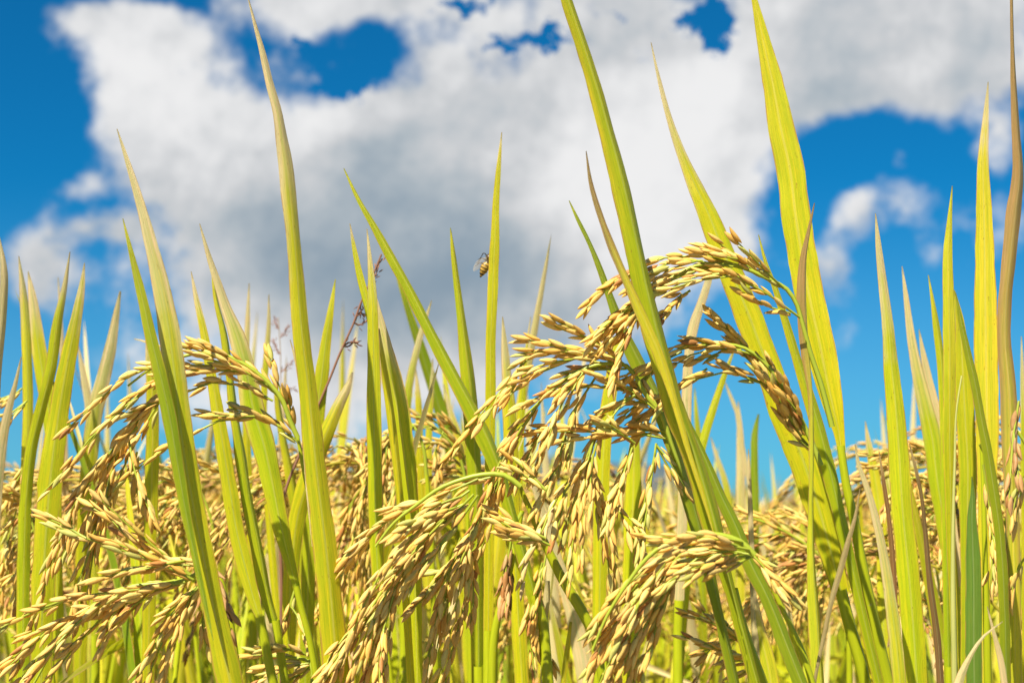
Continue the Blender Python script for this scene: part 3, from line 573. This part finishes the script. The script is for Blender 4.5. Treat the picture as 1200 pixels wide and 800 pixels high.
stalk('bare threshed stalk with pale scars running up over the straw-and-green blade', [], '1127,440,2 1121,480,2 1119,540,3 1117,620,4 1117,700,6 1119,810,7', [], d=.585, scol=np.array([.62, .60, .18]))
# --- second row
def ragged(label, d, rach, strands, stem, **k): stalk(label, [], stem, [(d, rach, strands)], d=d, **k)
ragged('soft-focus panicle hanging in a thick plume left of centre, behind the upright pale leaf', .76, '500,560 495,520 480,495 462,500 448,515', ['485,500 460,508 448,535 447,570 452,600', '478,497 445,530 432,560 420,600 412,650 404,690', '470,500 450,515 438,550 428,590 425,630 415,680', '455,510 470,540 462,575 455,610', '440,530 425,570 405,600 398,640 392,670', '450,560 440,600 432,650 430,700 424,735', '430,570 418,610 408,660 400,700', '460,520 448,560 440,600', '465,590 455,640 445,680'], '500,556,5 504,600,6 508,700,7 512,810,8')
ragged('soft-focus panicle arching against blue sky just left of the middle grains', .80, '548,600 545,560 535,525 520,500 500,490 480,488', ['545,545 530,512 512,495 500,484', '535,525 515,505 492,498 470,503 452,516', '530,515 505,497 482,484 468,482', '540,535 528,522 508,518 490,522', '545,550 535,540 520,545 512,562', '548,520 532,500 522,488', '520,505 510,525 514,550 506,580', '550,560 532,550 515,556 500,562'], '548,596,5 550,660,6 552,810,8')
ragged('soft-focus panicle with scattered grains against the sky behind the pale yellow blade', .80, '1120,640 1118,600 1105,572 1085,560 1065,560', ['1115,590 1100,572 1080,560 1062,566 1050,575', '1118,600 1095,585 1075,590 1062,600', '1110,545 1092,530 1072,524 1060,528', '1060,545 1040,542 1022,548', '1055,530 1042,528 1024,536', '1110,560 1095,545 1085,525', '1118,610 1098,600 1082,612 1070,640', '1115,620 1100,630 1088,660 1080,690', '1058,570 1040,590 1030,620', '1070,600 1060,630 1052,660'], '1120,636,5 1122,700,6 1124,810,8')
ragged('soft-focus panicle in a tangled heap left of the twin leaves, against the hill', .80, '250,680 245,600 225,565 200,560 170,580', ['240,590 215,570 190,562 165,570', '235,580 205,585 180,600 160,630', '230,570 200,600 178,640 165,680', '240,600 215,612 195,640 185,675', '215,570 185,585 150,600 130,640', '245,610 225,630 212,665 208,700', '200,580 175,615 155,650 140,690', '240,560 222,548 205,545', '262,555 245,548 232,556', '200,610 170,640 150,680 140,720'], '250,676,5 254,740,6 258,810,8')
ragged('soft-focus panicle with grains drooping at the left picture edge beside the crossed leaves', .72, '60,760 52,680 40,620 22,580 5,570', ['40,610 22,590 12,610 8,640 5,670', '30,590 14,575 -2,580 -12,600', '45,640 30,650 22,690 18,720', '38,620 22,630 12,665 2,700', '50,650 42,680 36,720 30,750', '30,470 18,485 5,500 -8,510', '25,455 10,470 -5,480', '30,540 20,560 15,590', '48,600 52,640 46,680'], '60,756,5 62,800,6 64,840,8')
ragged('soft-focus panicle pointing left in the shade under the tallest left blade', .68, '366,800 364,775 340,770 310,768', ['363,775 340,772 312,768 284,768', '364,778 335,782 310,792 290,805', '360,770 335,758 315,762', '340,712 352,730 362,752', '345,690 335,720 330,740', '366,780 350,790 330,800 320,815'], '366,796,5 368,830,6 370,860,6')
ragged('soft-focus panicle reaching left low between the lowest arching panicle and its stem', .68, '905,800 885,765 860,745 835,730 810,722', ['880,760 852,740 826,725 798,717', '885,770 855,765 825,752 796,743', '870,750 845,728 828,722', '890,780 870,790 850,800 840,815', '862,750 838,755 820,770'], '905,796,6 910,830,6 914,860,6')
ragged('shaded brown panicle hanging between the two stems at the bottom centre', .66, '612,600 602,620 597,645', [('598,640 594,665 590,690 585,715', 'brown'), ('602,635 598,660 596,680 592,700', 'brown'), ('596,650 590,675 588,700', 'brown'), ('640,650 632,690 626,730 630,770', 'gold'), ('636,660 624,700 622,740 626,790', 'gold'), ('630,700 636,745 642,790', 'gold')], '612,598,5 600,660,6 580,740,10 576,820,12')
ragged('soft-focus panicle arching low in the gap right of the lowest arching panicle', .82, '990,700 970,660 940,635 905,615 875,605', ['950,640 915,620 885,605 862,595', '960,650 940,672 925,660 900,640', '945,635 925,650 905,660 890,665', '965,655 950,680 940,705 935,735', '930,628 905,632 880,640', '970,660 952,652 930,662 912,680', '975,670 965,700 955,735', '920,622 895,628 870,625', '955,645 935,640 912,648'], '990,696,5 994,740,6 996,820,8')

# ------------------------------------------------------------------ bee on the slim leaf
def bee():
    c = at(569.5, 311, .668); base = c
    ax = unit(at(577, 294, .668) - at(561, 327, .668))          # tail -> head
    th = empty('bee', c); tag(th, 'small striped amber and black bee clinging to the left edge of a slim upright leaf', 'bee')
    n = 30; t = np.linspace(0, 1, n); Lb = .0138
    r = np.interp(t, [0, .08, .25, .42, .54, .60, .72, .82, .86, .93, 1], [.0002, .0008, .0019, .0022, .0013, .0010, .0021, .0016, .0011, .0013, .0003])
    r = r * (1 + .06 * np.sin(t * 58) * (t < .55))
    P = c + np.outer((t - .45) * Lb, ax) + np.outer(.0006 * np.sin(t * 3.1), -FW)
    mb = MB(); tube(mb, P, r, np.array([.5, .3, .06]), 14)
    band = (np.sin(t * 58 + .6) > .25) & (t < .56)
    col = np.where(band[:, None], np.array([.03, .018, .008]), np.array([.62, .36, .06])); col[t > .58] = (.10, .06, .025); col[t < .06] = (.02, .015, .01); col[t > .86] = (.03, .02, .012)
    mb.c[0] = np.repeat(col, 14, 0); mb.obj('body', stem_mat, th, base)
    side = unit(np.cross(ax, FW))
    for s in (-1, 1):                                           # wings folded back
        a = c + ax * .0035 + side * s * .001 - FW * .0018
        e = a - ax * .0085 + side * s * .0030 - FW * .0006
        m = MB(); q = resample(np.vstack([a, (a + e) / 2 + side * s * .0006, e]), 12)
        ribbon(m, q, .0033 * np.sin(np.linspace(.12, 3.0, 12)) ** .7, -FW + 0 * q, .2 * s, None, .1, 's', 0, 5, False)
        m.obj('wing', wing_mat, th, base)
    for s in (-1, 1):
        for k in range(3):
            a = c + ax * (.0018 * (k - .6) + .0015) + side * s * .001
            q = resample(np.vstack([a, a + side * s * .0024 + ax * .0008 * (k - 1), a + side * s * .0030 - ax * .0022 + FW * .0008, a + side * s * .0036 - ax * .0032 + FW * .0002]), 9)
            m = MB(); tube(m, q, np.linspace(.00028, .00012, 9), np.array([.04, .025, .012]), 6); m.obj('leg', stem_mat, th, base)
        a = c + ax * .0072 + side * s * .0006; q = resample(np.vstack([a, a + ax * .0012 + side * s * .0009, a + ax * .0024 + side * s * .0008]), 6)
        m = MB(); tube(m, q, .00012, np.array([.03, .02, .01]), 5); m.obj('antenna', stem_mat, th, base)
wing_mat, out = new_mat('bee_wing')
pr = nn('ShaderNodeBsdfPrincipled'); pr.inputs['Base Color'].default_value = (.6, .5, .35, 1); pr.inputs['Roughness'].default_value = .2
tp = nn('ShaderNodeBsdfTransparent'); ms = nn('ShaderNodeMixShader'); ms.inputs[0].default_value = .35
L.new(tp.outputs[0], ms.inputs[1]); L.new(pr.outputs[0], ms.inputs[2]); L.new(ms.outputs[0], out.inputs[0])
bee()

# ------------------------------------------------------------------ weeds with brown seed heads
def weed(label, d, stem, spikes, col, rad=.0009):
    P, _ = path3(parse(stem), d); tail = to_ground(P[-1], P[-1] - P[-3]); Q = resample(np.vstack([P[-1:]] + [t[None] for t in tail]), 20)
    base = Q[-1].copy(); base[2] = 0
    th = empty('weed_stalk', base); tag(th, label, 'weed')
    mb = MB(); PP = np.vstack([P, Q[1:]]); tube(mb, PP, np.linspace(rad * .5, rad * 1.4, len(PP)), col, 7); mb.obj('stem', stem_mat, th, base)
    for s in spikes:
        sp, _ = path3(parse(s), d, d + .004, 8); g = MB(); strand(g, g, sp, 'brown', glen=.0032, space=.0011, tmpl=G_LO, spread=.55, skip=.05, axcol=col)
        g.obj('seed_spike', husk_brown, th, base)
husk_brown = plain('weed_seed', lambda o: mixc(smooth(noise(o, 700, 3, .6), .4, .6), (.30, .13, .07, 1), (.16, .07, .04, 1)))
weed('slender reddish weed with dark brown seed spikes, leaning right behind leaves left of centre', .72,
     '447,298,1 436,325,1 424,352,1 413,382,1 400,410,1 386,445,1 372,478,2 352,530,2 336,570,2 330,700,2 330,820,2',
     ['440,316 444,308 448,303', '434,330 440,322 443,314', '425,350 432,344 436,334', '416,376 420,368 429,368', '415,378 420,381 430,376', '403,405 409,401 420,403', '424,352 422,362 427,372', '402,406 408,406 416,399'], np.array([.34, .16, .10]))
weed('faint bare twiggy weed against the white cloud, left of the tallest left blade', .95, '326,372,1 328,400,1 329,440,1 328,480,1 328,560,1 328,700,2', ['329,395 334,390 337,382', '329,415 323,408 321,398', '329,436 336,430 342,425', '328,452 338,455 346,456', '327,385 323,380 322,374'], np.array([.5, .36, .24]), .0006)

# ------------------------------------------------------------------ stalks behind: prototypes and copies
def build_proto(k, hi=True, simple=False):
    """a whole stalk standing at the origin, panicle arching towards +x; returns part meshes"""
    r = np.random.default_rng(100 + k); H = r.uniform(.82, .88); parts = []
    tm = G_LO if hi else G_MIN
    lean = r.uniform(.02, .07)
    top = np.array([lean, r.uniform(-.02, .02), H * .93])
    sp = resample(np.vstack([[0, 0, 0], [lean * .15, 0, .35], [lean * .5, 0, .62], top]), 14 if hi else 5)
    mb = MB(); tube(mb, sp, np.linspace(.0026, .0013, len(sp)), MGR, 7 if hi else 3); parts.append(('stem', stem_mat, mb))
    has_p = k % 5 != 4
    nl = 5 if not has_p else r.integers(4, 6)
    for i in range(nl):
        z0 = H * r.uniform(.50, .80); a = r.uniform(0, 6.28); ln = r.uniform(.26, .40) if i else r.uniform(.22, .30)
        out_ = np.array([math.cos(a), math.sin(a), 0.]); b = np.array([np.interp(z0, sp[:, 2], sp[:, 0]), 0, z0])
        sw = r.uniform(.05, .28)
        tip = b + out_ * ln * sw + np.array([0, 0, ln * r.uniform(.86, 1.0)])
        midp = b + out_ * ln * sw * .3 + np.array([0, 0, ln * .5])
        tip[2] = min(tip[2], H * r.uniform(1.02, 1.18)); midp[2] = min(midp[2], (tip[2] + b[2]) * .5)
        if i == nl - 1: z0 = H * r.uniform(.3, .55); b[2] = z0; tip = b + out_ * ln * .55 + np.array([0, 0, ln * .45]); midp = b + out_ * ln * .25 + np.array([0, 0, ln * .45])
        elif r.random() < .16: tip = b + out_ * ln * .7 + np.array([0, 0, ln * .35])
        n = 22 if hi else 6; q = resample(np.vstack([tip, midp, b]), n)
        t = np.linspace(0, 1, n); wd = (.0088 + .005 * r.random()) * np.clip(1.5 * t ** .65, 0, 1) * np.interp(t, [0, .8, 1], [1, 1, .45])
        fz = r.uniform(0, 6.28); tone = r.choice(['yg', 'y', 'mg', 'mg', 'g', 's']) if i < nl - 1 else r.choice(['d', 'b', 'd'])
        mb = MB(); ribbon(mb, q, wd, np.array([math.cos(fz), math.sin(fz), .1]) + 0 * q, r.uniform(-.5, .5), r.uniform(-.5, .5), r.uniform(.1, .4), str(tone), r.uniform(.05, .35), 5 if hi else 3, False, seed=k * 31 + i)
        parts.append(('leaf_blade', leaf_mat, mb))
    if has_p:
        Lr = r.uniform(.17, .23); th0 = math.radians(r.uniform(10, 25)); th1 = math.radians(r.uniform(130, 172)); n = 16
        ang = np.linspace(th0, th1, n); st = Lr / n; zz = np.cumsum(np.cos(ang)) * st; xx = np.cumsum(np.sin(ang)) * st
        rp = top + np.stack([xx, .015 * np.sin(np.linspace(0, 2, n)), zz], 1); rp = np.vstack([top, rp])
        mb = MB(); tube(mb, rp, np.linspace(.0012, .0005, len(rp)), MGR, 5 if hi else 3)
        ns = 11 if hi else (8 if not simple else 5)
        for i in range(ns):
            f = .12 + .82 * i / ns; j = int(f * n); b = rp[j]; T = unit(rp[min(j + 1, n)] - rp[j - 1])
            ln = r.uniform(.055, .10); az = r.uniform(0, 6.28); o_ = np.array([0, math.cos(az), math.sin(az) * .5])
            e1 = b + T * ln * .5 + o_ * .010; e2 = e1 + unit(T + np.array([.1, 0, -1.1])) * ln * .6 + o_ * .006
            q = resample(np.vstack([b, e1, e2]), 8)
            strand(mb, mb if hi else None, q, 'gold' if r.random() < .85 else 'brown', tmpl=tm, space=.0040 if hi else (.0062 if not simple else .010), glen=.0082 if hi else (.0095 if not simple else .013), axcol=MGR)
        e = rp[-1]; q = resample(np.vstack([rp[-4], e, e + np.array([.002, 0, -.02])]), 7); strand(mb, None, q, 'gold', tmpl=tm, space=.004 if hi else .006)
        parts.append(('panicle', grain_mat, mb))
    return H, has_p, parts

protos = []
for k in range(15):
    H, hp, parts = build_proto(k)
    meshes = [(nm, mb.mesh(nm, mt)) for nm, mt, mb in parts]
    protos.append((H, hp, meshes))

TOPLINE = [(-60, 560), (0, 545), (200, 548), (330, 560), (400, 520), (470, 510), (560, 540), (700, 560), (780, 590), (860, 612), (1000, 606), (1040, 580), (1100, 560), (1160, 530), (1260, 520)]
def top_y(x): return float(np.interp(x, [a for a, _ in TOPLINE], [b for _, b in TOPLINE]))
zones = [(-1e9, 205, 'behind the leftmost arching panicle'), (205, 400, 'behind the tallest left blade'), (400, 560, 'behind the diagonal folded blade'),
         (560, 790, 'behind the middle panicle'), (790, 1010, 'in the low gap right of centre'), (1010, 1e9, 'behind the right-hand upright blades')]
spots = []
tries = 0
while len(spots) < 186 and tries < 20000:
    tries += 1
    d = rng.uniform(.80, 2.35); x = rng.uniform(-60, 1260)
    if 790 < x < 1010 and d < 1.05: continue
    p = at(x, 620, d); 
    if any((p[0] - q[0]) ** 2 + (p[1] - q[1]) ** 2 < (.022 + .010 * d) ** 2 for q, _, _ in spots): continue
    spots.append((p, x, d))
spots.sort(key=lambda s: s[2])
for i, (p, x, d) in enumerate(spots):
    H, hp, meshes = protos[(i * 7 + 3 * (i // 15)) % 15]
    y = top_y(x) + abs(rng.normal(0, 52)) + (14 if d < 1.2 else 0)
    if d > 1.5: y = max(y, 575 + rng.uniform(0, 20))
    z = at(x, y, d)[2]; s = float(np.clip(z / (H * 1.0), .82, 1.12))
    if not hp: s *= .93
    if 790 < x < 1010: s = min(s, 1.0) * (.97 if d < 1.6 else 1.0)
    rz = math.pi + rng.normal(0, 1.0)
    off = .09 * s
    th = empty('rice_stalk', (p[0] - math.cos(rz) * off, p[1] - math.sin(rz) * off, 0))
    th.rotation_euler = (0, 0, rz); th.scale = (s, s, s)
    zn = [z_ for a, b, z_ in zones if a <= x < b][0]
    far = d > 1.5
    look = (('blurred distant ' if far else 'soft-focus ') + ('stalk with drooping golden panicle ' if hp else 'leafy stalk without grain ') + ('far ' if far else 'just ') + zn).replace('just in', 'in')
    tag(th, look, 'rice stalk', ('distant' if far else 'second-row') + (' grain-laden' if hp else ' leafy') + ' stalks ' + zn)
    for nm, me in meshes:
        o = bpy.data.objects.new(nm, me); COL.objects.link(o); o.parent = th

# fine upright blades standing in and behind the low gap
gb = [(884, 548, 1.5), (903, 528, 1.6), (912, 560, 1.7), (925, 505, 1.55), (931, 545, 1.9), (941, 522, 1.7), (952, 560, 1.8), (895, 575, 1.9), (843, 520, 1.4), (826, 540, 1.5),
      (800, 505, 1.35), (778, 530, 1.3), (1000, 560, 1.8), (968, 565, 1.9), (870, 560, 1.8), (815, 560, 1.9), (760, 520, 1.25), (920, 575, 2.0)]
gl = [(x, 430 + 60 * math.sin(x * 1.7) + rng.uniform(-25, 35), rng.uniform(.95, 1.5)) for x in [8, 52, 112, 126, 150, 196, 214, 262, 302, 336, 352, 402, 420, 458, 492, 516, 540, 566, 612, 634, 656, 690]]
gl += [(x, 470 + 40 * math.sin(x * 1.3), rng.uniform(1.0, 1.5)) for x in [1032, 1072, 1098, 1136, 1172, 1190]]
for i, (x, y, d) in enumerate(gb + gl):
    tip = at(x, y, d); lean = rng.normal(0, .03); b0 = np.array([tip[0] + lean, tip[1], tip[2] - .36])
    th = empty('rice_stalk', (b0[0], b0[1], 0)); zn = 'in the low gap right of centre' if i < len(gb) else [z_ for a, b, z_ in zones if a <= x < b][0]
    tag(th, 'blurred thin upright grainless blade standing alone ' + zn, 'rice stalk', 'thin blurred blades ' + zn)
    q = resample(np.vstack([tip, (tip + b0) / 2 + np.array([lean * .2, 0, 0]), b0]), 20); t = np.linspace(0, 1, 20)
    mb = MB(); ribbon(mb, q, .011 * np.clip(1.7 * t ** .7, 0, 1), CAM - q, rng.uniform(-.6, .6), None, .3, ['y', 'yg', 's', 'mg', 'y'][i % 5], rng.uniform(.1, .5), 5, False, seed=900 + i)
    mb.obj('leaf_blade', leaf_mat, th, (b0[0], b0[1], 0))
    mb = MB(); tube(mb, resample(np.vstack([b0 + np.array([0, 0, .02]), [b0[0], b0[1], 0]]), 5), .0024, MGR, 6); mb.obj('stem', stem_mat, th, (b0[0], b0[1], 0))

# ------------------------------------------------------------------ the rest of the paddy as one mass
def far_field():
    kinds = []
    for k in (0, 1, 2, 3, 4, 6, 7, 8):
        for simple in (False, True):
            H, hp, parts = build_proto(200 + k, False, simple); mm = MB()
            V = []
            for nm, mt, mb in parts:
                v, f, uv, c = mb.arrays(); V.append((v, f, uv, c, 0 if nm == 'leaf_blade' else (1 if nm == 'panicle' else 2)))
            kinds.append((H, simple, V))
    out = {0: MB(), 1: MB(), 2: MB()}
    def scatter(y0, y1, dens, simple, lim=9999):
        ks = [k for k in kinds if k[1] == simple]; w = lambda y: y * .46 + .35
        area = sum(w(y0 + (y1 - y0) * (i + .5) / 40) * 2 * (y1 - y0) / 40 for i in range(40)); n = min(lim, int(area * dens))
        cnt = 0
        while cnt < n:
            y = rng.uniform(y0, y1)
            if rng.random() > w(y) / w(y1): continue
            x = rng.uniform(-w(y), w(y)); cnt += 1
            H, _, V = ks[rng.integers(len(ks))]; s = rng.uniform(.97, 1.08); a = math.pi + rng.normal(0, 1.1); ca, sa = math.cos(a) * s, math.sin(a) * s
            for v, f, uv, c, m in V:
                if simple and m == 2: continue
                q = np.stack([v[:, 0] * ca - v[:, 1] * sa + x, v[:, 0] * sa + v[:, 1] * ca + y, v[:, 2] * s], 1)
                if simple: k_ = q[:, 2] > .5
                out[m].add(q, f, uv, c)
    scatter(2.3, 5.0, 210, False, 1800)
    scatter(5.0, 12.0, 45, True, 2400)
    scatter(12.0, 30.0, 9, True, 3000)
    vs, fs, us, cs, mi, n = [], [], [], [], [], 0
    for m in (0, 1, 2):
        v, f, uv, c = out[m].arrays(); vs.append(v); fs.append(f + n); us.append(uv); cs.append(c); mi.append(np.full(len(f), m)); n += len(v)
    me = raw_mesh('rice_field', np.concatenate(vs), np.concatenate(fs), np.concatenate(us), np.concatenate(cs), leaf_mat)
    me.materials.append(grain_mat); me.materials.append(stem_mat)
    me.polygons.foreach_set('material_index', np.concatenate(mi).astype(np.int32)); me.update()
    o = bpy.data.objects.new('rice_field', me); COL.objects.link(o)
    tag(o, 'mass of distant ripe rice running back to the foot of the hills', 'rice field', None, 'stuff')
far_field()
r_ = np.random.default_rng(5)
ys = np.concatenate([np.linspace(9, 60, 120), np.linspace(65, 1200, 60)])
o = sheet('distant_paddy', np.linspace(-500, 500, 240), ys, lambda x, y: .80 + r_.normal(0, .03, x.shape), field_mat, 'stuff')
tag(o, 'level far rice fields reaching the hills', 'rice field')
